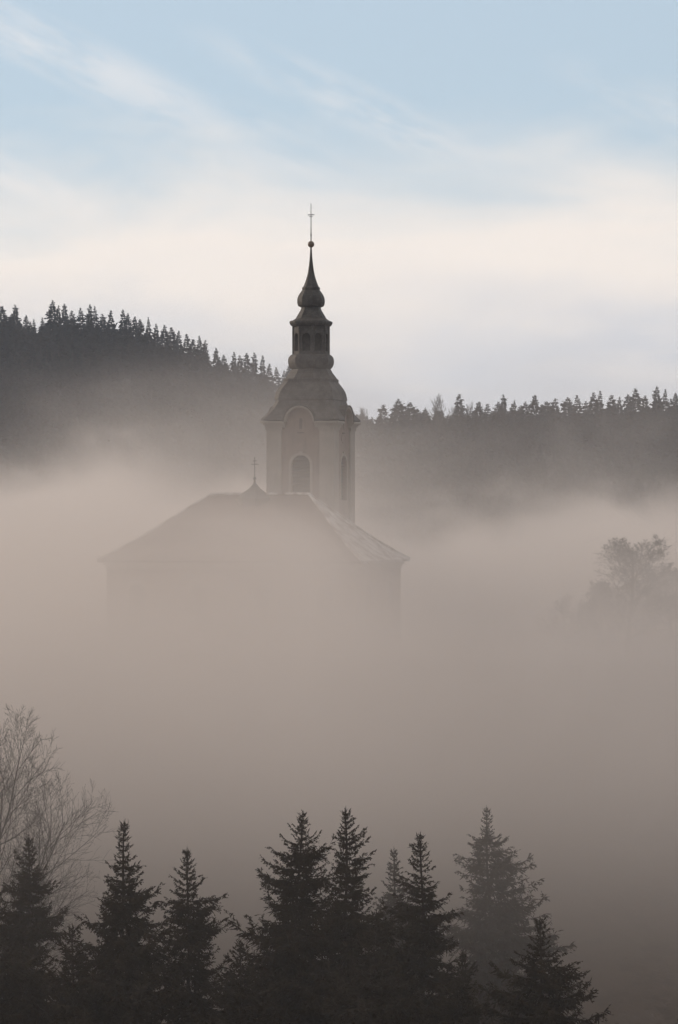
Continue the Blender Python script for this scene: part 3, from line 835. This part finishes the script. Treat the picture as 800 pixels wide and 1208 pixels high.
RIGHT = [(427, 481, 1), (437, 479, 1), (452, 478, 0), (470, 471, 0), (484, 475, 0), (497, 480, 1), (517, 463, 1), (529, 478, 1), (542, 466, 0), (554, 472, 1), (565, 474, 0), (575, 477, 0),
         (585, 479, 1), (594, 466, 0), (607, 472, 0), (620, 474, 0), (631, 466, 0), (645, 474, 0), (655, 471, 0), (670, 469, 0), (681, 467, 0), (691, 474, 0), (700, 464, 0), (708, 462, 0),
         (722, 467, 0), (731, 469, 0), (741, 466, 0), (750, 459, 0), (761, 467, 0), (775, 457, 0), (785, 460, 0), (797, 464, 0)]
ORD = ['first', 'second', 'third', 'fourth', 'fifth', 'sixth', 'seventh', 'eighth', 'ninth', 'tenth', 'eleventh', 'twelfth', 'thirteenth', 'fourteenth', 'fifteenth', 'sixteenth',
       'seventeenth', 'eighteenth', 'nineteenth', 'twentieth']
def nth(k):
    if k < 20: return ORD[k]
    tens, u = divmod(k + 1, 10)
    return ['', '', 'twenty', 'thirty'][tens] + ('' if u == 0 else '-' + ORD[u - 1]) if u else ['', '', 'twentieth', 'thirtieth'][tens]
taken = []
def far_spruce(x, y, tipz, k, label, group):
    g0 = gz(x, y); H = tipz - g0
    taken.append((x, y))
    s = H / 22.0
    return place_tree('spruce_tree', FAR[k][1], x, y, g0, s, rng.uniform(0, 6.28), label, 'spruce', group, sxy=min(1.05, max(.75, s)) * rng.uniform(.65, 1.4))
for i, (tx, ty) in enumerate(LEFT):
    y = YL + rng.uniform(-14, 10)
    far_spruce(px(tx, y), y, pz(ty, y), rng.choice([0, 1, 2, 3, 5]), f'dark spruce on the left ridge skyline, {nth(i)} tip from the left edge', 'spruces along the left ridge skyline')
ns_ = nb_ = 0
for i, (tx, ty, bare) in enumerate(RIGHT):
    y = YR + rng.uniform(-12, 8); x = px(tx, y)
    if bare:
        g0 = gz(x, y); ms, top = FB[i % 3]; H = pz(ty, y) - g0; s = H / top; taken.append((x, y))
        place_tree('bare_tree', ms, x, y, g0, s, rng.uniform(0, 6), f'thin leafless tree on the right ridge skyline, {nth(nb_)} bare one from the church tower', 'tree', 'bare trees along the right ridge skyline', sxy=s * (0.8 if tx == 517 else 0.55)); nb_ += 1
    else:
        far_spruce(x, y, pz(ty, y), rng.choice([0, 1, 3, 4, 5, 6]), f'dark spruce on the right ridge skyline, {nth(ns_)} spruce tip right of the church tower', 'spruces along the right ridge skyline'); ns_ += 1
# slope trees: the uppermost ones are things, the rest of the wood is one mass
cand = []
g = np.random.default_rng(11)
def scatter(n, y0, y1, right):
    k = 0
    for _ in range(n):
        y = y0 + (y1 - y0) * g.random() ** (0.7)
        hwid = 0.125 * y + 70
        x = g.uniform(-hwid, hwid); p_ = 400 + x / y * FPX
        if right and p_ < 330: continue
        if not right and p_ > 620: continue
        if any((x - a) ** 2 + (y - b) ** 2 < 2.9 ** 2 for a, b in taken): continue
        taken.append((x, y)); H = g.uniform(16, 23.5); g0 = gz(x, y)
        tp = 604 - (g0 + H - CAM_Z) / y * FPX
        # keep every other tip under the skyline the photograph shows
        sky = np.interp(p_, [a for a, *_ in (LEFT if not right else RIGHT)], [b for _, b, *__ in (LEFT if not right else RIGHT)]) + (g.uniform(6, 22) if right else g.uniform(3, 14))
        if tp < sky: H -= (sky - tp) / FPX * y
        if H < 9: continue
        cand.append((x, y, g0, H, p_, 604 - (g0 + H - CAM_Z) / y * FPX, right))
scatter(700, 1072, 1130, False)
scatter(600, 825, 878, True)
scatter(2300, 800, 1125, False)
scatter(2000, 640, 875, True)
vis = [c_ for c_ in cand if -6 < c_[4] < 806 and not (312 < c_[4] < 420 and c_[5] > 455)]
lf = sorted([c_ for c_ in vis if not c_[6]], key=lambda c_: c_[5])[:100]
rt_ = sorted([c_ for c_ in vis if c_[6]], key=lambda c_: c_[5])[:80]
pick = set(id(c_) for c_ in lf + rt_)
for c_ in lf + rt_:
    x, y, g0, H, *_ = c_
    s = H / 22
    place_tree('spruce_tree', FAR[rng.choice([0, 1, 2, 3, 5, 6])][1], x, y, g0, s, rng.uniform(0, 6.28),
               'dark spruce crowded among others on the left slope just below the skyline' if not c_[6] else 'dark spruce crowded among others on the right slope just below the skyline',
               'spruce', 'spruces on the left slope' if not c_[6] else 'spruces on the right slope', sxy=min(1.1, max(.8, s)))
V, F, MI, off = [], [], [], 0
for c_ in cand:
    if id(c_) in pick: continue
    x, y, g0, H, *_ = c_
    (kv, kf, tv, tf), _m = FAR[rng.choice([0, 1, 2, 3, 5, 6])]
    s = H / 22; an = rng.uniform(0, 6.28); ca, sa = math.cos(an), math.sin(an); w_ = min(1.1, max(.8, s))
    for vv, ff, mi_ in ((kv, kf, 0), (tv, tf, 1)):
        o = np.stack([(vv[:, 0] * ca - vv[:, 1] * sa) * w_ + x, (vv[:, 0] * sa + vv[:, 1] * ca) * w_ + y, vv[:, 2] * s + g0], 1)
        V.append(o); F.append(ff + off); MI.append(np.full(len(ff), mi_)); off += len(o)
tag(link(bpy.data.objects.new('forest', mesh_np('forest', np.concatenate(V), [np.concatenate(F)], [M['needle2'], M['bark']], np.concatenate(MI)))),
    'dark spruce forest covering the far slopes below the ridges', 'forest', kind='stuff')
